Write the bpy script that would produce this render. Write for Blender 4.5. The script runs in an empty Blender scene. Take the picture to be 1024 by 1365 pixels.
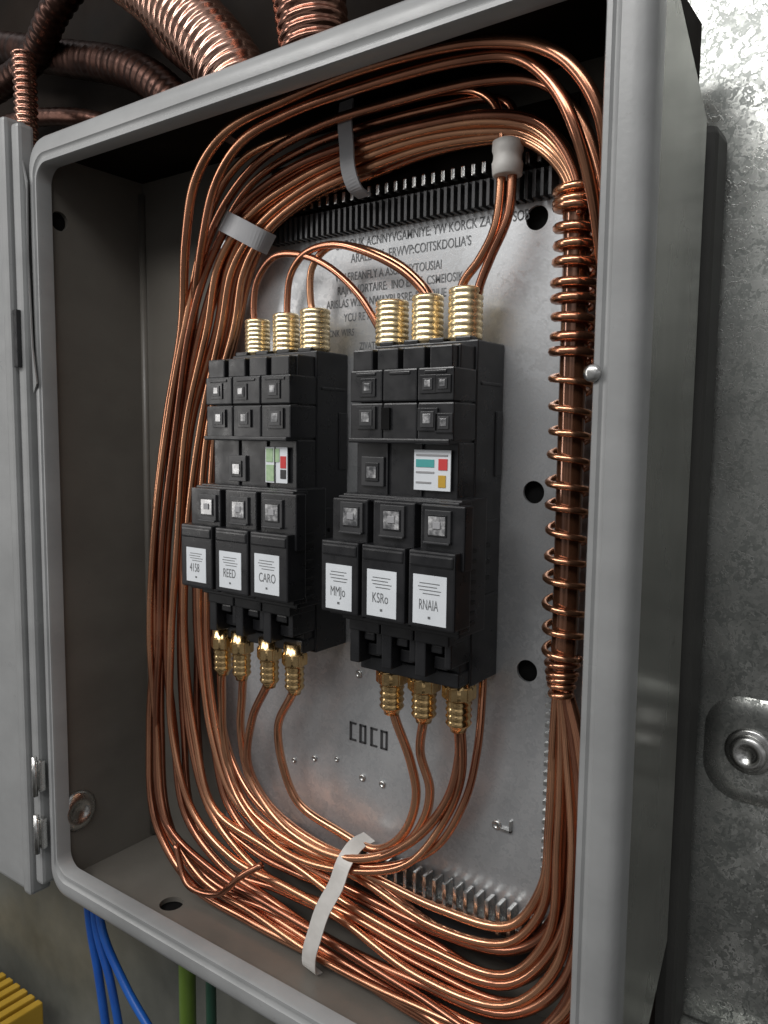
import bpy, bmesh, math, random
from mathutils import Vector, Matrix
random.seed(4)
S=0.01
SC=bpy.context.scene
SC.view_settings.view_transform='Standard'; SC.view_settings.look='None'; SC.view_settings.exposure=0
COL=SC.collection

# ---------------------------------------------------------------- materials
def newmat(n):
    m=bpy.data.materials.new(n); m.use_nodes=True
    return m,m.node_tree,m.node_tree.nodes["Principled BSDF"]
def noise(nt,scale,detail=4,rough=.55,vec=None,stretch=None):
    tc=nt.nodes.new("ShaderNodeTexCoord"); mp=nt.nodes.new("ShaderNodeMapping")
    nt.links.new(tc.outputs["Object"],mp.inputs[0])
    if stretch: mp.inputs["Scale"].default_value=stretch
    n=nt.nodes.new("ShaderNodeTexNoise"); n.inputs["Scale"].default_value=scale
    n.inputs["Detail"].default_value=detail; n.inputs["Roughness"].default_value=rough
    nt.links.new(mp.outputs[0],n.inputs["Vector"])
    return n
def ramp(nt,src,stops):
    r=nt.nodes.new("ShaderNodeValToRGB"); e=r.color_ramp.elements
    e[0].position=stops[0][0]; e[0].color=(*stops[0][1],1)
    e[1].position=stops[-1][0]; e[1].color=(*stops[-1][1],1)
    for p,c in stops[1:-1]:
        k=e.new(p); k.color=(*c,1)
    nt.links.new(src,r.inputs[0]); return r
def g(v): return (v,v,v)
def bump(nt,bs,src,strength=.1,dist=.001):
    b=nt.nodes.new("ShaderNodeBump"); b.inputs["Strength"].default_value=strength; b.inputs["Distance"].default_value=dist
    nt.links.new(src,b.inputs["Height"]); nt.links.new(b.outputs[0],bs.inputs["Normal"])
def surf(n,c1,c2,scale,metal=0,r1=.4,r2=.5,bs_=.05,bscale=None,coat=0,stretch=None,spec=.5,wear=None):
    m,nt,b=newmat(n)
    a=noise(nt,scale,5,.6,stretch=stretch)
    cr=ramp(nt,a.outputs[0],[(.3,c1),(.7,c2)]); out=cr.outputs[0]
    if wear:
        wn=noise(nt,55,6,.75); wr=ramp(nt,wn.outputs[0],[(.66,(0,0,0)),(.72,(1,1,1))])
        wn2=noise(nt,10,4,.6,stretch=(1,1,2)); wr2=ramp(nt,wn2.outputs[0],[(.35,g(.86)),(.6,g(1.0))])
        mu=nt.nodes.new("ShaderNodeMixRGB"); mu.blend_type='MULTIPLY'; mu.inputs[0].default_value=1
        nt.links.new(out,mu.inputs[1]); nt.links.new(wr2.outputs[0],mu.inputs[2])
        mx=nt.nodes.new("ShaderNodeMixRGB"); nt.links.new(wr.outputs[0],mx.inputs[0]); nt.links.new(mu.outputs[0],mx.inputs[1]); mx.inputs[2].default_value=(*wear,1)
        out=mx.outputs[0]
    nt.links.new(out,b.inputs["Base Color"])
    a2=noise(nt,scale*2.3,4,stretch=stretch); rr=ramp(nt,a2.outputs[0],[(.3,g(r1)),(.7,g(r2))]); nt.links.new(rr.outputs[0],b.inputs["Roughness"])
    b.inputs["Metallic"].default_value=metal
    b.inputs["Coat Weight"].default_value=coat; b.inputs["Coat Roughness"].default_value=.15
    b.inputs["Specular IOR Level"].default_value=spec
    if bs_:
        a3=noise(nt,bscale or scale*8,3); bump(nt,b,a3.outputs[0],bs_,.0006)
    return m
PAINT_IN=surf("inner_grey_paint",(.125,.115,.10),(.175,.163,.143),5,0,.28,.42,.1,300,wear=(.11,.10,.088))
RIMP=surf("rim_grey_paint",(.265,.27,.27),(.32,.325,.325),10,0,.27,.38,.12,350,wear=(.22,.22,.218))
BACKSHADE=surf("dark_back_shade",(.006,.005,.0045),(.016,.011,.008),8,0,.6,.8,.0,spec=.08)  # near-black: shade inside the box and above it, put into the colour
DGAP=surf("board_gap_shade",(.04,.04,.038),(.06,.06,.056),8,0,.5,.6,.05,spec=.2)  # dark grey stands for the shaded gap behind the enclosure
def galv(n,lo,hi,scale,r1,r2,metal=.85,mixbig=.68,bigs=.09,patch=None,plo=.5,bmp=.22):
    m,nt,b=newmat(n)
    tc=nt.nodes.new("ShaderNodeTexCoord")
    v=nt.nodes.new("ShaderNodeTexVoronoi"); v.inputs["Scale"].default_value=scale
    dn=noise(nt,scale*.6,3); mx=nt.nodes.new("ShaderNodeMixRGB"); mx.inputs[0].default_value=.04
    nt.links.new(tc.outputs["Object"],mx.inputs[1]); nt.links.new(dn.outputs["Color"],mx.inputs[2])
    nt.links.new(mx.outputs[0],v.inputs["Vector"])
    sp=nt.nodes.new("ShaderNodeSeparateColor"); nt.links.new(v.outputs["Color"],sp.inputs[0])
    big=noise(nt,scale*bigs,6,.65)
    ad=nt.nodes.new("ShaderNodeMixRGB"); ad.inputs[0].default_value=mixbig
    nt.links.new(sp.outputs[0],ad.inputs[1]); nt.links.new(big.outputs[0],ad.inputs[2])
    cr=ramp(nt,ad.outputs[0],[(.3,lo),(.7,hi)]); out=cr.outputs[0]
    if patch:
        pn=noise(nt,patch,4,.6); pr=ramp(nt,pn.outputs[0],[(.38,g(plo)),(.62,g(1.06))])
        mu=nt.nodes.new("ShaderNodeMixRGB"); mu.blend_type='MULTIPLY'; mu.inputs[0].default_value=1
        nt.links.new(out,mu.inputs[1]); nt.links.new(pr.outputs[0],mu.inputs[2]); out=mu.outputs[0]
    nt.links.new(out,b.inputs["Base Color"])
    rr=ramp(nt,ad.outputs[0],[(.3,g(r2)),(.7,g(r1))]); nt.links.new(rr.outputs[0],b.inputs["Roughness"])
    b.inputs["Metallic"].default_value=metal
    bump(nt,b,ad.outputs[0],bmp,.0015)
    return m
PLATE=galv("galvanised_plate",(.46,.475,.49),(.62,.63,.64),190,.28,.44,.62,.68,.1,4.5,.8,.09)
WALLG=galv("galvanised_wall",(.30,.315,.30),(.70,.71,.68),210,.24,.5,.88,.6,.06,7,.5,.2)  # broad patches: blotchy zinc, and dark reflections put into the colour
WALLR=surf("green_grey_wall",(.10,.105,.092),(.21,.21,.18),9,.2,.35,.5,.05,60)
SIDE=surf("outer_side_metal",(.22,.225,.20),(.42,.42,.385),6,.85,.16,.32,.12,22,stretch=(1,1,.3),wear=(.15,.15,.13))
def coppermat(n,dark,mid,light,r1,r2,scale=14,metal=.95):
    m,nt,b=newmat(n)
    a=noise(nt,scale,3,.5)
    oi=nt.nodes.new("ShaderNodeObjectInfo")
    mth=nt.nodes.new("ShaderNodeMath"); mth.operation='MULTIPLY_ADD'; mth.inputs[1].default_value=.5
    nt.links.new(oi.outputs["Random"],mth.inputs[0]); 
    s=nt.nodes.new("ShaderNodeMath"); s.operation='MULTIPLY_ADD'; s.inputs[1].default_value=.8; s.inputs[2].default_value=-.14
    nt.links.new(a.outputs[0],s.inputs[0]); nt.links.new(s.outputs[0],mth.inputs[2])
    cr=ramp(nt,mth.outputs[0],[(.25,dark),(.5,mid),(.8,light)]); nt.links.new(cr.outputs[0],b.inputs["Base Color"])
    a2=noise(nt,scale*2,3); rr=ramp(nt,a2.outputs[0],[(.3,g(r1)),(.7,g(r2))]); nt.links.new(rr.outputs[0],b.inputs["Roughness"])
    b.inputs["Metallic"].default_value=metal
    return m
COPPER=coppermat("copper_wire",(.30,.125,.078),(.50,.222,.135),(.72,.37,.215),.15,.3)
COPDUCT=coppermat("copper_duct",(.30,.15,.11),(.5,.27,.2),(.75,.46,.36),.13,.26,30)
DARKDUCT=coppermat("shaded_copper_pipe",(.05,.026,.02),(.09,.045,.034),(.15,.075,.055),.28,.42,30)  # the duct copper darkened in its colour to sit in shadow
BRASS=surf("brass",(.66,.44,.2),(.88,.63,.32),150,1,.14,.26,.0,400)
BRASSP=surf("pale_brass",(.85,.66,.36),(.98,.82,.54),120,.8,.2,.32,.0,400)
BLACK=surf("black_plastic",(.008,.0085,.0095),(.015,.015,.017),40,0,.24,.4,.05,900,spec=.5)
BLACK2=surf("black_plastic_matt",(.006,.006,.007),(.011,.011,.012),40,0,.45,.6,.06,900)
DGREY=surf("dark_grey_plastic",(.025,.026,.028),(.042,.042,.044),40,0,.3,.4,.05,900)
CORE=surf("glossy_dark_sleeve",(.10,.04,.022),(.34,.15,.08),90,.75,.1,.2,.02,300,coat=.9,stretch=(1,1,.15))
WHITE=surf("white_plastic",(.5,.48,.45),(.66,.64,.61),60,0,.4,.5,.1,200)
PAPER=surf("label_paper",(.62,.65,.68),(.74,.77,.8),20,0,.4,.5,0)
GREYP=surf("grey_plastic",(.27,.27,.28),(.35,.35,.36),30,0,.35,.5,.03,300)
INK=surf("grey_ink",(.10,.105,.11),(.16,.165,.17),30,0,.5,.6,0)
PINK=surf("worn_print",(.08,.085,.09),(.26,.27,.28),240,.1,.5,.6,0,spec=.2)
STEEL=surf("steel",(.5,.5,.49),(.7,.7,.68),60,1,.2,.35,.03,300)
SHADOWM=surf("hole_shade_black",(.004,.004,.004),(.008,.008,.008),30,0,.7,.8,0,spec=.1)  # black that stands for the shade in holes and slots
BLUE=surf("blue_cable",(.010,.07,.34),(.015,.12,.48),20,0,.3,.4,0)
GREEN=surf("green_cable",(.07,.13,.015),(.11,.18,.025),20,0,.35,.45,0)
DGREEN=surf("dark_green_cable",(.01,.04,.025),(.015,.06,.035),20,0,.35,.45,0)
YELLOW=surf("yellow_paint",(.45,.27,.02),(.55,.34,.04),20,0,.5,.6,0)
TEAL=surf("teal_print",(.05,.3,.3),(.07,.36,.34),20,0,.5,.6,0)
RED=surf("red_print",(.5,.03,.03),(.6,.05,.05),20,0,.5,.6,0)
GRN=surf("green_print",(.25,.4,.22),(.42,.55,.35),200,0,.5,.6,0)
def winmat():
    m,nt,b=newmat("indicator_lens")
    a=noise(nt,170,3,.6)
    cr=ramp(nt,a.outputs[0],[(.38,(.07,.072,.075)),(.52,(.2,.2,.205)),(.68,(.55,.55,.55))])
    nt.links.new(cr.outputs[0],b.inputs["Base Color"]); b.inputs["Roughness"].default_value=.2
    b.inputs["Coat Weight"].default_value=1
    return m
LENS=winmat()

# ---------------------------------------------------------------- helpers
def link(o,parent=None,label=None,cat=None,group=None,kind=None):
    COL.objects.link(o)
    if parent: o.parent=parent
    if label: o["label"]=label
    if cat: o["category"]=cat
    if group: o["group"]=group
    if kind: o["kind"]=kind
    return o
def empty(name,loc,label,cat,group=None):
    o=bpy.data.objects.new(name,None); o.empty_display_size=.02
    link(o,None,label,cat,group); o.location=Vector(loc)*S
    return o
def fin(bm,name,mats,parent=None,smooth=False,**kw):
    me=bpy.data.meshes.new(name)
    bmesh.ops.recalc_face_normals(bm,faces=bm.faces)
    if parent is not None:
        bmesh.ops.translate(bm,verts=bm.verts,vec=-parent_loc(parent))
    bm.to_mesh(me); bm.free()
    for m in (mats if isinstance(mats,(list,tuple)) else [mats]): me.materials.append(m)
    if smooth:
        for p in me.polygons: p.use_smooth=True
    o=bpy.data.objects.new(name,me)
    return link(o,parent,**kw)
def parent_loc(p):
    v=Vector((0,0,0))
    while p is not None:
        v+=p.location; p=p.parent
    return v
def addbox(bm,x0,x1,y0,y1,z0,z1,mi=0,bev=0):
    t=bmesh.new()
    bmesh.ops.create_cube(t,size=1)
    for v in t.verts:
        v.co=Vector(((x0+x1)/2+v.co.x*(x1-x0),(y0+y1)/2+v.co.y*(y1-y0),(z0+z1)/2+v.co.z*(z1-z0)))*S
    if bev: bmesh.ops.bevel(t,geom=t.edges[:],offset=min(bev,.3*min(x1-x0,y1-y0,z1-z0))*S,segments=2,affect='EDGES',profile=.6)
    for f in t.faces: f.material_index=mi
    me=bpy.data.meshes.new("t"); t.to_mesh(me); t.free(); bm.from_mesh(me); bpy.data.meshes.remove(me)
def boxes(name,lst,mats,parent=None,bev=.06,**kw):
    bm=bmesh.new()
    for b in lst:
        addbox(bm,*b[:6],mi=(b[6] if len(b)>6 else 0),bev=bev)
    return fin(bm,name,mats,parent,**kw)
def catmull(pts,sub):
    P=[Vector(p) for p in pts]; P=[P[0]*2-P[1]]+P+[P[-1]*2-P[-2]]
    out=[]
    for i in range(1,len(P)-2):
        a,b,c,d=P[i-1:i+3]
        t0=0; e=.5
        t1=t0+max((b-a).length,1e-4)**e; t2=t1+max((c-b).length,1e-4)**e; t3=t2+max((d-c).length,1e-4)**e
        for k in range(sub):
            t=t1+(t2-t1)*k/sub
            A1=a*((t1-t)/(t1-t0))+b*((t-t0)/(t1-t0)); A2=b*((t2-t)/(t2-t1))+c*((t-t1)/(t2-t1)); A3=c*((t3-t)/(t3-t2))+d*((t-t2)/(t3-t2))
            B1=A1*((t2-t)/(t2-t0))+A2*((t-t0)/(t2-t0)); B2=A2*((t3-t)/(t3-t1))+A3*((t-t1)/(t3-t1))
            out.append(B1*((t2-t)/(t2-t1))+B2*((t-t1)/(t2-t1)))
    out.append(P[-2]); return out
def tube(name,pts,r,mat,sides=10,sub=7,raw=False,rf=None,**kw):
    P=[Vector(p) for p in pts] if raw else catmull(pts,sub)
    bm=bmesh.new(); rings=[]; n=None; L=0
    for i,p in enumerate(P):
        t=(P[min(i+1,len(P)-1)]-P[max(i-1,0)]).normalized()
        if i: L+=(p-P[i-1]).length
        if n is None:
            n=Vector((0,1,0)) if abs(t.y)<.9 else Vector((1,0,0))
        n=(n-t*n.dot(t)).normalized(); b=t.cross(n)
        rr=rf(L) if rf else r
        rings.append([bm.verts.new((p+(n*math.cos(a)+b*math.sin(a))*rr)*S) for a in [2*math.pi*k/sides for k in range(sides)]])
    for i in range(len(rings)-1):
        for k in range(sides):
            bm.faces.new((rings[i][k],rings[i][(k+1)%sides],rings[i+1][(k+1)%sides],rings[i+1][k]))
    bm.faces.new(rings[0]); bm.faces.new(rings[-1])
    return fin(bm,name,mat,smooth=True,**kw)
def ribbon(name,pts,wdir,w,th,mat,sub=6,**kw):
    P=catmull(pts,sub); wd=Vector(wdir).normalized(); bm=bmesh.new(); rings=[]
    for i,p in enumerate(P):
        t=(P[min(i+1,len(P)-1)]-P[max(i-1,0)]).normalized()
        u=(wd-t*wd.dot(t)).normalized(); nn=t.cross(u)
        rings.append([bm.verts.new((p+u*a*w/2+nn*b*th/2)*S) for a,b in ((-1,-1),(1,-1),(1,1),(-1,1))])
    for i in range(len(rings)-1):
        for k in range(4): bm.faces.new((rings[i][k],rings[i][(k+1)%4],rings[i+1][(k+1)%4],rings[i+1][k]))
    bm.faces.new(rings[0]); bm.faces.new(rings[-1])
    return fin(bm,name,mat,**kw)
def lathe(name,prof,c,axis,mat,seg=28,**kw):
    bm=bmesh.new(); rings=[]
    ax={'z':(Vector((1,0,0)),Vector((0,1,0)),Vector((0,0,1))),'y':(Vector((1,0,0)),Vector((0,0,1)),Vector((0,-1,0))),'x':(Vector((0,1,0)),Vector((0,0,1)),Vector((1,0,0)))}[axis]
    for r,h in prof:
        rings.append([bm.verts.new((Vector(c)+ax[0]*r*math.cos(2*math.pi*k/seg)+ax[1]*r*math.sin(2*math.pi*k/seg)+ax[2]*h)*S) for k in range(seg)])
    for i in range(len(rings)-1):
        for k in range(seg): bm.faces.new((rings[i][k],rings[i][(k+1)%seg],rings[i+1][(k+1)%seg],rings[i+1][k]))
    bm.faces.new(rings[0]); bm.faces.new(rings[-1])
    o=fin(bm,name,mat,**kw)
    for p in o.data.polygons: p.use_smooth=(len(p.vertices)==4)
    return o
def text(name,s,x,y,z,size,mat,parent=None,stretch=1,bold=0,**kw):
    fc=bpy.data.curves.new("t",'FONT'); fc.body=s; fc.size=size*S; fc.offset=bold*S
    fo=bpy.data.objects.new("t",fc); COL.objects.link(fo)
    bpy.context.view_layer.update()
    dg=bpy.context.evaluated_depsgraph_get()
    me=bpy.data.meshes.new_from_object(fo.evaluated_get(dg)); bpy.data.objects.remove(fo)
    me.materials.clear(); me.materials.append(mat)
    pl=parent_loc(parent) if parent else Vector((0,0,0))
    for v in me.vertices: v.co=Vector((v.co.x*stretch+x*S,y*S,v.co.y+z*S))-pl
    me.name=name
    return link(bpy.data.objects.new(name,me),parent,**kw)
def cut(o,cyls):
    bm=bmesh.new()
    for (c,ax,r,h) in cyls:
        rot=Matrix.Rotation(math.pi/2,4,'X') if ax=='y' else (Matrix.Rotation(math.pi/2,4,'Y') if ax=='x' else Matrix.Identity(4))
        bmesh.ops.create_cone(bm,cap_ends=True,segments=32,radius1=r*S,radius2=r*S,depth=h*S,matrix=Matrix.Translation(Vector(c)*S)@rot)
    me=bpy.data.meshes.new("c"); bm.to_mesh(me); bm.free(); co=bpy.data.objects.new("c",me); COL.objects.link(co)
    md=o.modifiers.new("b",'BOOLEAN'); md.object=co; md.operation='DIFFERENCE'; md.solver='EXACT'
    bpy.context.view_layer.update(); dg=bpy.context.evaluated_depsgraph_get()
    nm=bpy.data.meshes.new_from_object(o.evaluated_get(dg)); o.modifiers.clear(); o.data=nm
    bpy.data.objects.remove(co)

# ---------------------------------------------------------------- setting
boxes("wall",[(34,120,14,16,-60,140)],WALLG,bev=0,kind="structure")
boxes("wall",[(-90,33.99,14.2,16,-60,62)],WALLR,bev=0,kind="structure")
boxes("wall",[(-90,33.99,14.4,16,62.01,140)],BACKSHADE,bev=0,kind="structure")  # dark recess above the box, its shade put into the wall colour
mb=empty("mounting_board",(20,12,3),"metal mounting board, dark grey for the shaded gap behind the enclosure","board")
boxes("panel",[(-2,48.2,10.7,13.6,2.5,55.3)],DGAP,mb,bev=.5)
wr_=empty("wall_rail",(60,12,0),"galvanised metal rail running along the wall foot","rail")
boxes("channel",[(46.5,110,11.6,13.99,-2.2,2.4)],WALLG,wr_,bev=.5)
bt=empty("wall_bolt",(51,14,20.3),"round steel bolt on an embossed pad in the galvanised wall","bolt")
def rr(x0,x1,z0,z1,r,n=8):
    pts=[]
    for cx,cz,a0 in ((x1-r,z1-r,0),(x0+r,z1-r,90),(x0+r,z0+r,180),(x1-r,z0+r,270)):
        for k in range(n+1):
            a=math.radians(a0+90*k/n); pts.append((cx+r*math.cos(a),cz+r*math.sin(a)))
    return pts
bm=bmesh.new(); rings=[]
for ins,y in ((0,13.99),(.25,13.86),(.6,13.72),(1.0,13.7)):
    rings.append([bm.verts.new(Vector((a,y,b))*S) for a,b in rr(48.4+ins,56-ins,17+ins,23.4-ins,2.2-ins*.7)])
for i in range(3):
    for k in range(len(rings[0])): bm.faces.new((rings[i][k],rings[i][(k+1)%36],rings[i+1][(k+1)%36],rings[i+1][k]))
bm.faces.new(rings[-1])
fin(bm,"pad",WALLG,bt,smooth=True)
lathe("washer",[(1.35,.28),(1.35,.42),(1.2,.5),(0.05,.5)],(51,14,20.3),'y',STEEL,32,parent=bt)
lathe("bolt_head",[(1.05,.45),(1.05,.8),(.9,.98),(.5,1.0),(.42,.8),(0.02,.8)],(51,14,20.3),'y',STEEL,32,parent=bt)

# ---------------------------------------------------------------- enclosure
E=empty("electrical_enclosure",(24,5,0),"open grey painted steel electrical enclosure fixed to a wall","enclosure")
def rim():
    O=rr(0,48.1,-.3,60.9,2.0); I=rr(1.15,45.9,2.0,58.7,1.3)
    prof=[(0,1.6),(0,.7),(.05,.35),(.14,.12),(.26,.02),(.45,-.03),(.64,.0),(.70,.14),(.78,.18),(.84,.06),(.95,.06),(1,.25),(1,1.3),(.9,1.35)]
    bm=bmesh.new(); rings=[]
    for t,y in prof:
        rings.append([bm.verts.new(Vector((a[0]+(b[0]-a[0])*t,y,a[1]+(b[1]-a[1])*t))*S) for a,b in zip(O,I)])
    n=len(O)
    for i in range(len(rings)-1):
        for k in range(n): bm.faces.new((rings[i][k],rings[i][(k+1)%n],rings[i+1][(k+1)%n],rings[i+1][k]))
    o=fin(bm,"front_rim",RIMP,E)
    for p in o.data.polygons: p.use_smooth=True
    md=o.modifiers.new("e",'EDGE_SPLIT'); md.split_angle=math.radians(38)
rim()
lw=boxes("side_wall",[(.3,.7,1.3,10.6,.3,60.4)],PAINT_IN,E,bev=0)
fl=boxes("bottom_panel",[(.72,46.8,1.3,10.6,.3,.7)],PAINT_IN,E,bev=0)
boxes("top_panel",[(.72,46.8,1.3,10.6,60.0,60.4)],BACKSHADE,E,bev=0)  # shadow under the roof put into the near-black colour
boxes("side_wall",[(46.82,47.2,1.3,10.6,.3,60.4)],BACKSHADE,E,bev=0)  # right inner wall, shade put into its colour as on the roof
boxes("back_wall",[(.72,46.8,10.2,10.6,.72,59.98)],PAINT_IN,E,bev=0)
tube("corner_bead",[(.75,10.1,1),(.75,10.1,59)],.35,PAINT_IN,10,2,parent=E)
def outer_side():
    bm=bmesh.new()
    a=[(47.5,1.62,60.2),(47.5,9.6,55.1),(47.5,9.6,9.6),(47.5,1.62,.6)]
    v0=[bm.verts.new(Vector(p)*S) for p in a]; v1=[bm.verts.new((Vector(p)+Vector((.5,0,0)))*S) for p in a]
    bm.faces.new(v0); bm.faces.new(v1)
    for i in range(4): bm.faces.new((v0[i],v0[(i+1)%4],v1[(i+1)%4],v1[i]))
    bmesh.ops.bevel(bm,geom=bm.edges[:],offset=.18*S,segments=3,affect='EDGES')
    fin(bm,"outer_side_panel",SIDE,E)
outer_side()
cut(lw,[((.5,2.2,55.1),'x',.75,2)])
cut(fl,[((10.8,4.0,.5),'z',.95,2)])
lathe("hole_shade_disc",[(.9,-.1),(.9,0),(.7,.02),(.02,.02)],(.2,2.2,55.1),'x',SHADOWM,24,parent=E)  # black disc added behind the wall hole so it reads as shade
lathe("hole_shade_disc",[(1.1,-.1),(1.1,0),(.9,.02),(.02,.02)],(10.8,4.0,.2),'z',SHADOWM,24,parent=E)  # same added black disc, for the shade in the floor hole
lathe("wall_knob",[(1.75,0),(1.75,.12),(1.5,.35),(.9,.55),(.75,.35),(.02,.35)],(.7,2.3,6.2),'x',STEEL,30,parent=E)
lathe("rim_screw",[(.42,0),(.4,.1),(.2,.18),(.01,.18)],(45.95,.0,41.4),'y',STEEL,20,parent=E)
bm=bmesh.new()
fl_pts=[(-.5,-.1,59.4),(.5,-.35,57.5),(.35,-.4,52),(.55,-.35,45),(.9,-.3,42.2),(.1,-.1,41.5),(-.7,.3,46),(-.75,.3,57)]
vs=[bm.verts.new(Vector(p)*S) for p in fl_pts]; bm.faces.new(vs)
r=bmesh.ops.extrude_face_region(bm,geom=bm.faces[:]); 
for v in [x for x in r['geom'] if isinstance(x,bmesh.types.BMVert)]: v.co.y+=.12*S
fin(bm,"hinge_flange",RIMP,E)
bp=boxes("back_plate",[(11.5,43.5,9.3,9.5,5.5,53.6)],PLATE,E,bev=.02)
cut(bp,[((38.6,9.4,51.4),'y',.72,2),((38.9,9.4,35.1),'y',.7,2),((38.8,9.4,23.9),'y',.7,2)])
boxes("hole_shade_sheet",[(36.5,41,9.9,10.18,20,54)],SHADOWM,bp,bev=0)  # black sheet added to keep the plate holes in shade
for (x,z,r) in [(25.6,21.2,.3),(19.3,13.1,.22),(21.4,13.8,.24),(23.6,14.3,.2),(26,13.5,.28),(27.8,13.5,.27),(37,13.3,.33)]:
    lathe("plate_screw",[(r,0),(r*.95,.1),(r*.6,.17),(r*.5,.08),(.01,.08)],(x,9.3,z),'y',STEEL,16,parent=bp)
boxes("plate_tab",[(37.3,38.1,9.1,9.29,13.1,13.25),(37.95,38.1,9.1,9.29,13.1,13.9)],STEEL,bp,bev=.02)
bl=[]
for i,x in enumerate((24.8,25.7,26.7,27.6)):
    bl+= [(x,x+.18,9.22,9.3,16.1,17.5),(x,x+.6,9.22,9.3,17.35,17.5),(x,x+.6,9.22,9.3,16.1,16.25)]
    if i%2: bl+=[(x+.45,x+.6,9.22,9.3,16.1,17.5)]
boxes("stamped_marks",bl,DGREY,bp,bev=.03)
lines=[(23.2,51.4,"URDOLIK ACNNYVGAMNIYE: YW KORCK ZAFMVYSOB",.86),
(24.6,50.4,"ARALD.CK  ERWVP:COITSKDOLIA'S",.86),
(23.2,49.2,"WIAEREANFLY A ASUAKIIYTOUSIAI",.8),
(23.4,48.3,"RAJNV (ORTAIRE:  INO EXT7- CSMEIOSIKG",.8),
(22.4,47.4,"ARISLAS W.EALNWAYBI RSRE: SI PCRIUE",.8),
(24.0,46.4,"YCU RE AIIO",.8),(22.6,45.4,"CNK WIRS",.7),(25.4,44.4,"ZIVATE",.7),(25.0,43.4,"AVAIE",.7)]
for x,z,s,sz in lines:
    text("printed_text",s,x,9.28,z,sz,PINK,bp,stretch=.70,bold=.008)
dr=boxes("door",[(-42,-3.1,-.1,1.5,-1.4,63.2,0),(-2.9,-1.75,-.75,1.2,-1.0,62.8,0),(-1.6,-.5,-.35,1.0,.2,62.2,0)],[RIMP],E,bev=.3)
boxes("door_latch",[(-1.5,-.9,-.75,-.36,43.5,48)],BLACK,dr,bev=.08)
for z in (5,10):
    boxes("hinge",[(-1.1,.05,-.55,-.05,z-1.3,z+1.3),(-.9,-.3,-.8,-.5,z-1.0,z+1.0)],STEEL,E,bev=.1)
    lathe("hinge_pin",[(.22,-1.7),(.22,1.7)],(-.45,-.75,z),'z',STEEL,12,parent=E)

# ---------------------------------------------------------------- slotted ducts
WD=empty("slotted_wiring_duct",(29,8.8,54),"black slotted wiring duct along the top of the back plate","wiring duct")
fins=[(17.6,40.2,9.05,9.28,52.4,52.8),(17.6,40.2,8.9,9.28,53.8,54.1)]
x=17.7
while x<40.1: fins.append((x,x+.22,8.3,9.25,52.3,53.9)); x+=.5
boxes("fins",fins,DGREY,WD,bev=.03)
pg=[]; x=19.5
while x<40.3: pg.append((x,x+.28,8.3,9.3,54.25,54.95)); x+=.72
boxes("pegs",pg,STEEL,WD,bev=.08)
boxes("shade_backing",[(17,41,9.32,9.52,53.65,58)],BACKSHADE,WD,bev=0)  # near-black sheet added for the shade behind the pegs
WD2=empty("comb_strip",(33,8.8,6),"galvanised comb strip along the bottom of the back plate","comb strip")
cb=[(25.5,40.9,8.9,9.28,6.1,6.9)]; x=25.6
while x<40.8: cb.append((x,x+.3,8.2,9.2,6.5,8.6)); x+=.8
boxes("teeth",cb,STEEL,WD2,bev=.08)
boxes("channel",[(25.5,40.9,9.0,9.27,4.4,6.05)],DGREY,WD2,bev=.03)
WD3=empty("comb_strip",(40.7,9,16),"narrow notched metal strip along the plate side","comb strip")
cb=[(40.9,41.2,8.9,9.28,9.5,23.5)]; z=9.6
while z<23.3: cb.append((40.3,40.95,8.85,9.25,z,z+.28)); z+=.62
boxes("teeth",cb,STEEL,WD3,bev=.03)

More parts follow.
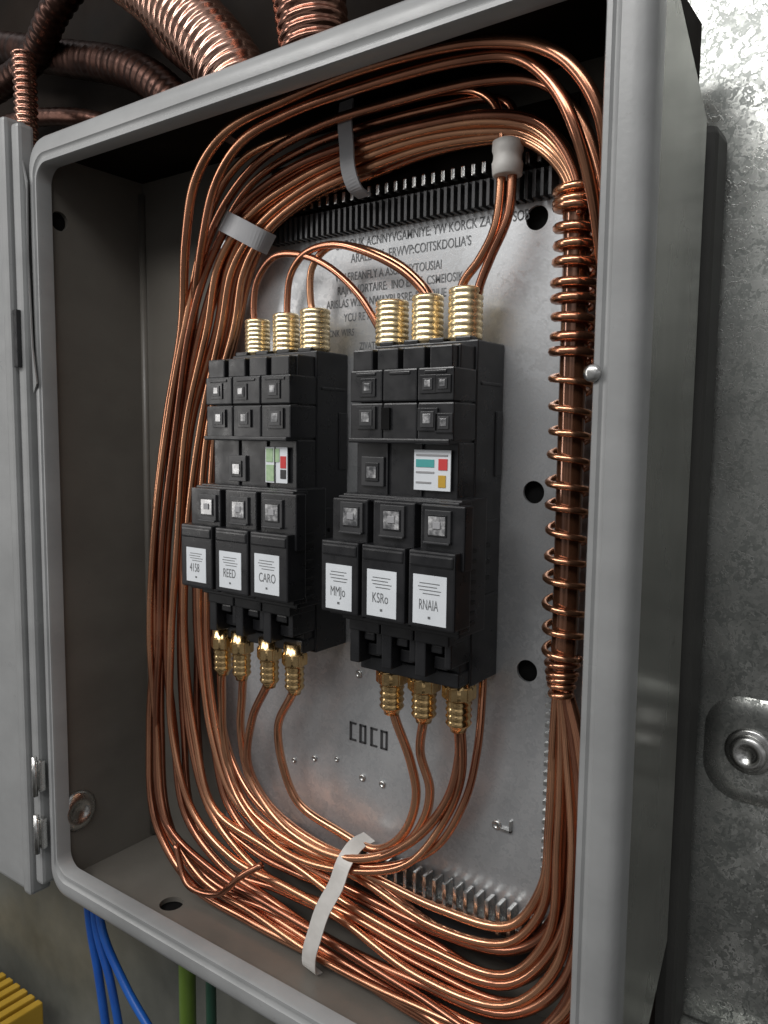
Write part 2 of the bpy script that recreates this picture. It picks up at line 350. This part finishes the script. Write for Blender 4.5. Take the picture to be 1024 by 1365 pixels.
# ---------------------------------------------------------------- contactors
def contactor(x0,x1,covers,label,upwin,midwin,lowwin,labs,texts):
    C=empty("contactor",((x0+x1)/2,9.3,23.4),label,"contactor","black contactors on the back plate")
    w=x1-x0; cx=[x0+w*k/3 for k in range(4)]
    L0=covers[0][0]; L1=covers[-1][1]
    H=[(x0,x1,5.9,9.28,23.3,44.1),(x0+.15,x1-.15,4.2,5.95,26.9,43.7)]
    n=4
    for k in range(n):
        a=x0+w*k/n; H.append((a+.08,a+w/n-.28,3.5,5.0,42.3,43.6)); H.append((a+.3,a+w/n-.5,5.9,7.0,44.0,44.35))
    for k in range(3):
        H.append((cx[k]+.03,cx[k+1]-.03,3.3,5.9,40.45,42.35)); H.append((cx[k]+.03,cx[k+1]-.03,3.35,5.9,38.2,40.38))
        H.append((cx[k]+.5,cx[k+1]-.5,3.24,3.4,42.0,42.2))
    H.append((x0+.1,x1-.1,3.0,4.5,38.0,38.3))
    H.append((x0+.05,x1-.05,4.0,5.9,34.4,38.1))
    for k in range(1,3): H.append((cx[k]-.06,cx[k]+.06,3.85,4.1,34.6,38.0))
    H.append((L0+.55,L1-.45,3.0,5.95,27.0,34.9))
    for (a,b) in covers:
        H.append((a+.35,b+.18,2.25,3.2,31.0,34.65))
    H.append((L0+.5,L1-.4,2.6,4.0,34.5,34.8))
    for k in range(3):
        a=cx[k]; b=cx[k+1]
        H+= [(a+.05,b-.05,3.3,5.9,26.3,27.9),(a+.05,a+.8,3.4,5.9,24.2,26.4),(b-.5,b-.05,3.6,5.9,24.9,26.4),(a+.9,b-.6,4.2,5.9,24.6,25.4),(a+.95,b-.7,3.7,4.1,25.7,26.2)]
    H.append((x0,x1-.1,4.6,6.0,23.5,24.4)); H.append((x0+.2,x1-.2,4.9,6,24,27))
    H+= [(x1-.1,x1+.08,6.4,8.9,41.5,41.7),(x1-.1,x1+.08,6.4,8.9,33.2,33.4),(x1-.1,x1+.1,8.3,9.1,36,40),(x1-.1,x1+.08,6.4,8.9,28.6,28.8)]
    boxes("housing",H,BLACK,C,bev=.1)
    boxes("vent_ribs",[(x1-.05,x1+.12,6.3+.9*(k%2),6.9+.9*(k%2),29.2+.5*k,29.45+.5*k) for k in range(7)]+[(L1-.5,L1-.33,3.3,4.6,27.6+.6*k,27.8+.6*k) for k in range(8)],BLACK2,C,bev=.03)
    for (a,b) in covers:
        boxes("terminal_cover",[(a,b,1.6,3.4,27.7,32.1),(a+.1,b-.1,1.52,2.0,31.2,31.9),(a+.1,b-.1,2.3,3.6,27.4,27.75)],BLACK,C,bev=.12)
    for (x,z,s) in upwin:
        boxes("indicator_window",[(x-s/2-.22,x+s/2+.22,3.22,3.34,z-s/2-.2,z+s/2+.2,2),(x-s/2,x+s/2,3.17,3.24,z-s/2,z+s/2,0),(x-s*.3,x+s*.3,3.14,3.2,z-s*.25,z+s*.35,1)],[DGREY,LENS,BLACK],C,bev=.02)
    for (x,z,s) in midwin:
        boxes("indicator_window",[(x-.85,x+.85,3.8,4.05,z-.85,z+.95,0),(x-.5,x+.5,3.72,3.85,z-.55,z+.6,2),(x-.35,x+.35,3.66,3.74,z-.35,z+.35,1)],[DGREY,LENS,BLACK],C,bev=.04)
    for (x,z) in lowwin:
        boxes("indicator_window",[(x-.85,x+.85,2.1,2.3,z-.95,z+.85,0),(x-.62,x+.62,2.05,2.12,z-.64,z+.6,2),(x-.55,x+.55,2.0,2.08,z-.55,z+.5,1),(x-.22,x+.27,1.94,2.02,z-.18,z+.22,3),(x-.85,x+.85,1.95,2.2,z-1.05,z-.92,0)],[DGREY,LENS,BLACK,GREYP],C,bev=.04)
    for (x,z,lw_,lh),s in zip(labs,texts):
        lb=boxes("label",[(x-lw_/2,x+lw_/2,1.56,1.6,z-lh/2,z+lh/2)],PAPER,C,bev=0)
        text("label_text",s,x-lw_*.32,1.545,z-lh*.2,.85,INK,lb,stretch=lw_*.72/(len(s)*.62),bold=.0)
        bars=[(x-lw_*.3,x+lw_*.3,1.54,1.56,z+lh*.33,z+lh*.345),(x-lw_*.34,x+lw_*.22,1.54,1.56,z+lh*.26,z+lh*.275),(x-lw_*.3,x+lw_*.34,1.54,1.56,z+lh*.19,z+lh*.205),(x-lw_*.2,x+lw_*.3,1.54,1.56,z+lh*.12,z+lh*.135),(x-.08,x+.08,1.54,1.56,z-lh*.38,z-lh*.33)]
        boxes("label_lines",bars,INK,lb,bev=0)
    return C
CL=contactor(16.3,24.4,[(15.5,18.7),(19.0,22.15),(22.35,25.7)],"black three pole contactor with brass terminals and white labels",
 [(17.5,41.4,.7),(19.9,41.3,.7),(22.9,41.4,.8),(17.7,39.5,.85),(20.2,39.5,.8),(23.1,39.5,.95)],[(18.9,36,1)],[(17.7,33.4),(20.8,33.4),(23.9,33.4)],
 [(17.1,29.3,2.0,2.4),(20.5,29.3,2.1,2.5),(23.9,29.4,2.2,2.6)],["4158","REED","CARO"])
CR=contactor(29.3,36.7,[(28.5,31.35),(31.6,34.7),(34.95,38.0)],"black three pole contactor with colour sticker and white labels",
 [(30.7,41.3,.7),(35.0,41.4,.65),(36.0,41.4,.6),(30.6,39.5,.95),(35.0,39.4,.9),(36.1,39.2,.7)],[(30.7,36.2,1)],[(30.4,33.6),(33.4,33.6),(36.5,33.5)],
 [(29.9,29.3,2.0,2.75),(33.1,29.3,2.1,2.75),(36.4,29.35,2.2,2.8)],["MMJo","KSRo","RNAIA"])
boxes("sticker",[(21.7,23.7,3.75,3.82,35.2,37.6,0),(21.8,22.4,3.71,3.76,36.6,37.5,1),(22.5,23.0,3.71,3.76,36.6,37.5,1),(21.8,22.5,3.71,3.76,35.3,36.4,1),(23.1,23.6,3.71,3.76,36.2,37.0,2),(23.1,23.6,3.71,3.76,35.5,36.1,3),(22.55,22.65,3.70,3.75,35.2,37.6,3)],[PAPER,GRN,RED,BLACK],CL,bev=0)
boxes("sticker",[(33.8,36.3,3.75,3.82,35.3,37.65,0),(33.95,35.2,3.71,3.76,36.65,37.1,1),(33.95,36.1,3.71,3.76,37.3,37.4,3),(35.5,36.1,3.71,3.76,36.5,37.15,2),(33.95,35.2,3.71,3.76,36.3,36.4,3),(33.95,35.0,3.71,3.76,35.7,35.8,3),(35.5,36.0,3.71,3.76,35.5,36.2,4)],[PAPER,TEAL,RED,GREYP,YELLOW],CR,bev=0)
boxes("test_slot",[(31.75,32.35,3.2,3.32,38.8,40.1)],SHADOWM,CR,bev=.02)  # slot drawn as a black slab, its inner shade as colour

def topcon(x,y,par,r,z1):
    prof=[(r*.9,43.6),(r*.9,44.2)]; z=44.2; n=8; h=(z1-44.2)/n
    for k in range(n):
        prof+= [(r*.945,z+.02),(r,z+h*.2),(r,z+h*.7),(r*.945,z+h*.92)]; z+=h
    prof+=[(r*.85,z1+.02),(r*.62,z1+.05),(r*.6,z1-.25),(.02,z1-.25)]
    lathe("brass_terminal",prof,(x,y,0),'z',BRASSP,30,parent=par)
for x,r,z in ((17.8,.92,46.7),(20.6,.95,46.9),(23.3,1.05,47.0)): topcon(x,7,CL,r,z)
for x,r,z in ((29.8,1.08,47.0),(32.5,1.0,47.1),(35.2,1.05,47.3)): topcon(x,7,CR,r,z)
def botcon(x,y,par,s=1,zt=23.6):
    p=[(.8,zt+.6),(.8,zt-.1),(.86,zt-.15),(.86,zt-.9),(.74,zt-1.0)]
    z=zt-1.0
    for k in range(4): p+=[(.66,z-.06),(.74,z-.2),(.66,z-.36)]; z-=.42
    p+=[(.5,z-.1),(.45,z-.35),(.02,z-.35)]
    lathe("brass_gland",[(r*s,h) for r,h in p],(x,y,0),'z',BRASS,24,parent=par)
    bm=bmesh.new()
    bmesh.ops.create_cone(bm,cap_ends=True,segments=6,radius1=.98*s*S,radius2=.98*s*S,depth=.85*S,matrix=Matrix.Translation(Vector((x,y,zt-.5))*S))
    bmesh.ops.bevel(bm,geom=bm.edges[:],offset=.07*S,segments=2,affect='EDGES')
    fin(bm,"gland_nut",BRASS,par)
for x in (16.2,18.2,21.0,23.4): botcon(x,4.8,CL,.95,23.5)
for x in (30.7,33.2,35.75): botcon(x,6.2,CR,1.12,23.3)

# ---------------------------------------------------------------- wires
GW="copper wires looped round the enclosure"
def wire(pts,label="bare copper wire looping round the inside of the enclosure",r=.31,mat=COPPER):
    return tube("copper_wire",pts,r,mat,12,8,label=label,cat="wire",group=GW)
ST=[((10.4,46.5,6.2),(14.9,46.5,8.0)),((8.7,39.4,6),(12.0,39,8)),((6.9,29.7,6),(11.0,30,8)),((6.1,21.4,6),(11.0,21,8)),
((5.6,13.5,6),(12.4,14,7.8)),((6.9,5.9,5.6),(15.0,9.2,7.7)),((11.3,2.0,5.5),(19.5,7.7,7.8)),((18.0,1.4,5.4),(23,7.4,7.8)),((25.2,1.3,5.2),(27.2,7.2,7.8)),((33.5,1.35,4.6),(33.5,6.2,7.9)),
((40.6,1.9,4.4),(38.6,6.6,8.0)),((44.6,5.8,4.9),(40.9,9.6,8.4)),((45.2,12.5,6.2),(41.3,14.9,8.5)),((43.2,20.5,7.6),(41.3,21,8.2)),((42.0,24.0,7.9),(41.5,24.0,7.9))]
TP=[((42.2,50.5,7.4),(41.4,50.5,7.6)),((41.9,52.6,7.4),(41.3,52.4,7.6)),((40.9,54.6,7.4),(40.3,53.9,7.6)),((39.5,55.9,7.2),(38.4,55.3,7.6)),((36.6,56.8,7.1),(36,55.8,7.6)),((32,57.2,7.1),(32,56.0,7.6)),
((26.7,57.3,7.1),(27.5,55.4,7.6)),((21.5,56.6,7.1),(22.8,54.6,7.6)),((16.5,54.6,7),(18.5,52.8,7.6)),((13.6,51.3,6.8),(16.1,50.3,7.8))]
def mixst(a,b,t): return (a[0]+(b[0]-a[0])*t,a[1]+(b[1]-a[1])*t,a[2]+(b[2]-a[2])*t)
def low(t,i,amp=.06):
    out=[]
    for s,(a,b) in enumerate(ST):
        tt=min(1,max(0,t+amp*math.sin(i*2.3+s*1.1)+amp*.5*math.sin(i*5.1+s*2.3)))
        p=mixst(a,b,tt); k=1 if s<len(ST)-2 else .2
        if 6<=s<=10: k=.6
        ly=((i%3)-1)*.5*k
        out.append((p[0],p[2]+ly,max(p[1],1.05)))
    return out
def top(t,i):
    out=[]
    for s,(a,b) in enumerate(TP):
        tt=min(1,max(0,t+.08*math.sin(i*1.7+s*1.3)))
        p=mixst(a,b,tt); k=1 if s>1 else .5
        out.append((p[0],p[2]+((i%3)-1)*.5*k,p[1]))
    return out
NB=10
for i in range(NB):
    t=i/(NB-1)
    wire(top(t,i)+low(.24+.76*t,i),r=(.31,.34,.29)[i%3])
t1=[(44.3,6,47),(44.5,5,51),(44.6,3.4,54),(43.2,3,56.5),(41.4,3,57.9),(38.9,3,58.8),(36.2,3,59.3),(30.1,3,59.6),(24.3,3.2,59.4),(18.4,3.4,58.6),(15.0,3.8,56.3),(12.9,4.6,52.6)]
t2=[(43.6,7,47.5),(43.7,5,50.8),(43.2,3.6,53.8),(41.9,3.5,56.2),(40,3.5,57.9),(36.9,3.5,58.6),(29.7,3.6,58.9),(23.8,3.8,58.8),(19.3,4,58.0),(16.2,4.5,55.9),(14.0,5.2,52.4)]
t3=[(43.9,8,48),(43.4,6.2,53),(42,6,55.9),(40,6,57.6),(37,6,58.4),(30,6,58.7),(24,6,58.5),(18.5,6.2,57.3),(14.6,6.4,54.6),(12.4,6.4,51)]
wire(t1+low(0,10),r=.35); wire(t2+low(.08,11),r=.33); wire(t3+low(.04,14))
w1=[(34.7,7,46.9),(35.1,7,47.8),(36.1,7,48.9),(37.1,7,50.7),(37.4,7,54.2),(37.4,7,55.6),(36.9,7,57.4),(35.6,7,58.5),(33.2,7,59.0),(27.1,7,59.2),(21.9,7,59.0),(16.4,7,58.2),(13.4,6.8,55.4)]
w2=[(35.9,7,46.6),(36.2,7,47.6),(36.8,7,48.9),(37.9,7,51.2),(38.1,7,54.1),(38.1,7.2,55.6),(37.7,7.3,57.3),(36.3,7.3,58.0),(33.4,7.4,58.3),(27.4,7.4,58.4),(22,7.4,58.0),(17.0,7.4,56.6),(14.2,7.3,54)]
wire(w1+low(.14,12),"copper wire dropping through a white clip to a brass terminal",.28)
wire(w2+low(.18,13),"copper wire dropping through a white clip to a brass terminal",.28)
JL="copper jumper wire arching between the two contactors"
wire([(17.5,7,46.5),(17.4,7,47.6),(17.9,6.9,49.5),(19.6,6.8,50.9),(22.0,6.7,50.8),(24.9,6.6,49.6),(27.4,6.7,47.5),(28.9,7,45.2),(29.3,7.4,44.4)],JL,.25)
wire([(20.7,7,46.7),(20.7,7,47.6),(21.1,6.9,49.5),(22.6,6.6,50.7),(25.2,6.4,51.0),(28,6.3,50.2),(30.8,6.7,48.7),(32.3,7,47.2),(32.5,7,46.9)],JL,.25)
wire([(23.1,7,46.8),(22.9,7,47.6),(23.1,6.9,49.8),(24.6,6.9,51.0),(27.6,6.9,50.5),(30.4,7,49.2),(32.2,7.2,47.6),(32.8,7,46.9)],JL,.25)
BLb="copper wire hanging in a loop below the contactors"
wire([(21.0,4.8,21.3),(20.7,4.9,20.6),(18,6,17),(17.1,6.5,13),(18.9,7,10.1),(24.4,7,8.6),(28.5,6.8,9.2),(32.2,6.9,11.8),(34.6,7,15.2),(35.5,6.8,18.4),(35.75,6.2,20.6),(35.75,6.2,21.2)],BLb)
wire([(23.4,4.8,21.3),(23.1,4.9,20.4),(20.7,6,17.2),(20.5,6.7,13.9),(21.6,7.2,11.1),(25.1,7.5,9.9),(28.5,7.5,9.6),(31,7.3,11.6),(32,7.3,14.5),(31.7,7,17),(30.9,6.3,20),(30.7,6.2,21)],BLb)
wire([(33.2,6.2,21),(33.1,6.3,20.3),(32.4,7.1,17.7),(33,7.4,15.3),(32.6,7.4,13.1),(31,7.2,10.7),(27.2,6.3,9.0),(21,6.5,9.2),(17.3,6.5,12),(16.4,6.4,15.5),(17.4,5.6,19),(18.2,4.9,20.8),(18.2,4.8,21.4)],BLb)
wire([(36.1,8.6,23.6),(36.3,8.2,22.2),(36.4,7.5,18.7),(35.6,7.4,15.1),(33.4,7.2,11.3),(28.5,6.6,8.7),(22,6.9,8.5),(16.4,7.2,10.5),(13.4,7.6,14),(12.3,8,21),(12.3,8.2,30),(12.8,8.3,38)],BLb,.26)
wire([(16.2,4.8,21.4),(16.0,4.9,20.6),(15.0,5.8,18),(14.2,6.6,15),(14.5,7,12.0),(16.6,7,9.3),(21.5,6.9,8.0),(28,7,7.9),(34,7.4,7.3),(38.8,7.8,7.8),(40.8,8.1,11),(41.1,8.2,15),(41.3,8,21),(41.5,7.8,24)],BLb)
wire([(35.75,6.2,21.2),(35.9,6.3,20.4),(35.6,7.0,17),(34.4,7.2,13.8),(32,6.6,10.2),(28,6.2,8.4),(21,6.2,7.6),(15.6,6.6,10.2),(12.9,7.2,14.6),(11.6,7.4,21),(11.6,7.6,30),(12.2,7.8,39)],BLb,.26)
wire([(10.3,4.9,5.2),(12.2,4.5,2.6),(15.5,4.7,2.9),(18,4.8,5.2),(19.4,5.6,6.2)],"short stray copper wire crossing the bottom bundle",.26)

# ---------------------------------------------------------------- coil
CO=empty("copper_coil",(41.8,7.5,24),"glossy dark sleeve wrapped in a copper wire spiral","coil")
tube("sleeve",[(41.8,7.6,51.6),(41.85,7.6,46),(41.9,7.6,33),(41.9,7.6,26),(41.75,7.7,24.2)],.76,CORE,20,8,parent=CO)
def helix(z0,z1,pitch,R,r,name,Rf=None):
    pts=[]; n=int(abs(z1-z0)/pitch*18)
    for i in range(n+1):
        f=i/n; a=2*math.pi*i/18; z=z0+(z1-z0)*f+.09*math.sin(a*.37)
        rr_=R*(1+.04*math.sin(a*.23+1)) if not Rf else Rf(f)
        pts.append((41.85+rr_*math.cos(a)-.0,7.6+rr_*math.sin(a),z+.12*math.cos(a)))
    tube(name,pts,r,COPPER,8,raw=True,parent=CO)
helix(51.7,42.6,.98,1.1,.28,"spiral")
helix(42.6,25.6,1.42,1.12,.2,"spiral")
helix(25.6,23.5,.42,1,.19,"spiral",lambda f:.95-.35*f)
helix(52.2,51.2,.45,1,.24,"spiral",lambda f:1.2)

# ---------------------------------------------------------------- ties and clips
ribbon("cable_strap",[(26.3,6.6,59.9),(26.4,6.3,58.5),(26.7,6.1,57),(26.9,6.05,55.4),(27.1,6.5,54.3),(27.2,7.4,54.0)],(1,0,0),1.1,.14,GREYP,label="grey plastic strap hanging round the upper wire bundle",cat="cable strap",group="cable ties and clips")
ribbon("cable_clip",[(14.6,7.4,54.2),(14.9,6.5,54.0),(15.9,6.0,53.6),(17.3,6.05,52.9),(18.5,6.6,52.2),(18.7,7.5,52.0)],(.7,.1,1),1.5,.14,GREYP,label="grey band clip around the wire bundle",cat="cable clip",group="cable ties and clips")
lathe("cable_clip",[(.75,53.3),(.85,53.35),(.9,54.0),(.82,54.2),(.82,54.5),(.9,54.7),(.88,55.2),(.7,55.3),(.02,55.3)],(37.75,7,0),'z',WHITE,24,label="white plastic collar holding two copper wires",cat="cable clip",group="cable ties and clips")
ribbon("cable_tie",[(27.4,8.3,9.8),(27.2,7.0,9.7),(27.0,5.9,8.8),(26.8,5.3,7.4),(26.1,4.7,5.6),(25.7,4.3,3.8),(25.3,4.2,2.2),(25.3,4.3,1.1),(25.3,5,.8)],(1,0,-.2),1.2,.1,WHITE,label="white fabric cable tie round the bottom wire bundle",cat="cable tie",group="cable ties and clips")

# ---------------------------------------------------------------- things outside the box
def corr(R,p,a=.12): return lambda L:R*(1+a*math.sin(2*math.pi*L/p))
def duct(pts,R,p,mat,label,n,a=.05):
    P=catmull(pts,n)
    tube("corrugated_pipe",P,R,mat,28,raw=True,rf=corr(R,p,a),label=label,cat="pipe",group="copper corrugated pipes above the enclosure")
DL="shiny corrugated copper pipe above the enclosure"
duct([(-4,5,80),(4,6,75),(10.2,6.5,70),(14.9,7,65),(17,7.5,60.9)],2.45,.72,COPDUCT,DL,50)
duct([(21,6,80),(22.3,6,72),(23.4,6.2,66.8),(24.2,6.5,60.9)],2.3,.72,COPDUCT,DL,60)
duct([(-10.2,6,72),(-10,6,69),(-10.1,6,61)],.95,.6,COPDUCT,DL,60,.1)
DDL="dull corrugated copper pipe, shadow put into its dark colour"
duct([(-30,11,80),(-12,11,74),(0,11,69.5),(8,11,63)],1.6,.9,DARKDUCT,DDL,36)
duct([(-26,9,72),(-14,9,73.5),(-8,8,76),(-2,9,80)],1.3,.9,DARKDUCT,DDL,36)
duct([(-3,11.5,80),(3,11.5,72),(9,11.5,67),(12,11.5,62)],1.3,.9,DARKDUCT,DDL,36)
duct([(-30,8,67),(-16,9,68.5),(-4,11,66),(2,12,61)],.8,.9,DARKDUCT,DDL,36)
def cable(pts,r,mat,label,grp="coloured cables hanging below the enclosure"):
    tube("cable",pts,r,mat,12,8,label=label,cat="cable",group=grp)
cable([(-7.4,9,1),(-6.9,8,-8),(-5.4,8,-15),(-3.6,8,-24)],.42,BLUE,"bright blue cable hanging below the enclosure")
cable([(-6.2,9,1),(-5.8,8,-9),(-3.4,8,-15),(-1,8,-24)],.4,BLUE,"bright blue cable hanging below the enclosure")
cable([(-5.6,9,1),(-4.9,8,-9),(-1.2,8,-14),(4,8,-18),(10,8,-24)],.4,BLUE,"bright blue cable hanging below the enclosure")
cable([(7.8,8,-1),(7.8,8,-30)],.75,GREEN,"olive green cable hanging below the enclosure")
cable([(10.8,8,-1),(11,8,-30)],.45,DGREEN,"dark green cable hanging below the enclosure")
yb=empty("yellow_tray",(-26,8,-30),"yellow slatted tray below the enclosure","tray")
boxes("slats",[(-46+1.6*k,-45+1.6*k,4,12,-33,-28) for k in range(15)]+[(-46,-21.5,4,4.6,-33,-28.6)],YELLOW,yb,bev=.2)

# ---------------------------------------------------------------- camera
AX=Vector((1467,119,-1050)).normalized(); D=Vector((-117,10707,1050)); D=(D-AX*D.dot(AX)).normalized()
AY=D.cross(AX)
if AY.z<0: AY=-AY
R=Matrix(((AX[0],-AX[1],-AX[2]),(AY[0],-AY[1],-AY[2]),(-D[0],D[1],D[2])))
cam=bpy.data.cameras.new("camera"); co=bpy.data.objects.new("camera",cam); COL.objects.link(co)
co.matrix_world=Matrix.Translation(Vector((59.5,-35,38.5))*S)@R.to_4x4()
cam.sensor_fit='VERTICAL'; cam.sensor_height=24; cam.lens=24*1050/1365; cam.clip_start=.01; cam.clip_end=100
SC.camera=co

# ---------------------------------------------------------------- light
w=bpy.data.worlds.new("World"); SC.world=w; w.use_nodes=True; nt=w.node_tree
bg=nt.nodes["Background"]; tc=nt.nodes.new("ShaderNodeTexCoord"); sx=nt.nodes.new("ShaderNodeSeparateXYZ")
nt.links.new(tc.outputs["Generated"],sx.inputs[0])
cr=ramp(nt,sx.outputs[2],[(0,(.06,.057,.052)),(.45,(.2,.2,.2)),(.6,(.32,.32,.325)),(1,(.5,.5,.51))])
mm=nt.nodes.new("ShaderNodeMath"); mm.operation='MULTIPLY_ADD'; mm.inputs[1].default_value=.5; mm.inputs[2].default_value=.5
nt.links.new(sx.outputs[2],mm.inputs[0]); nt.links.new(mm.outputs[0],cr.inputs[0])
wn=nt.nodes.new("ShaderNodeTexNoise"); wn.inputs["Scale"].default_value=3.2; wn.inputs["Detail"].default_value=3
nt.links.new(tc.outputs["Generated"],wn.inputs["Vector"])
wr=ramp(nt,wn.outputs[0],[(.38,g(.2)),(.5,g(.85)),(.64,g(2.2))])
mu=nt.nodes.new("ShaderNodeMixRGB"); mu.blend_type='MULTIPLY'; mu.inputs[0].default_value=1
nt.links.new(cr.outputs[0],mu.inputs[1]); nt.links.new(wr.outputs[0],mu.inputs[2])
nt.links.new(mu.outputs[0],bg.inputs[0]); bg.inputs[1].default_value=.8
def area(name,loc,target,sx_,sy_,e,col):
    l=bpy.data.lights.new(name,'AREA'); l.shape='RECTANGLE'; l.size=sx_; l.size_y=sy_; l.energy=e; l.color=col
    o=bpy.data.objects.new(name,l); COL.objects.link(o); o.location=loc
    o.rotation_euler=(Vector(target)-Vector(loc)).to_track_quat('-Z','Y').to_euler()
area("area_light",(-.25,-1.25,1.35),(.25,.05,.35),1.3,.3,15,(1,.985,.965))  # overhead ceiling strip
area("area_light",(.65,-1.0,1.45),(.45,.05,.35),1.0,.35,7,(1,.99,.975))  # added light, placed to brighten the galvanised wall with a highlight
area("area_light",(-.9,-.9,.6),(.25,.05,.3),.2,.9,3.5,(1,.97,.94))  # added low fill from the left, no ceiling fixture
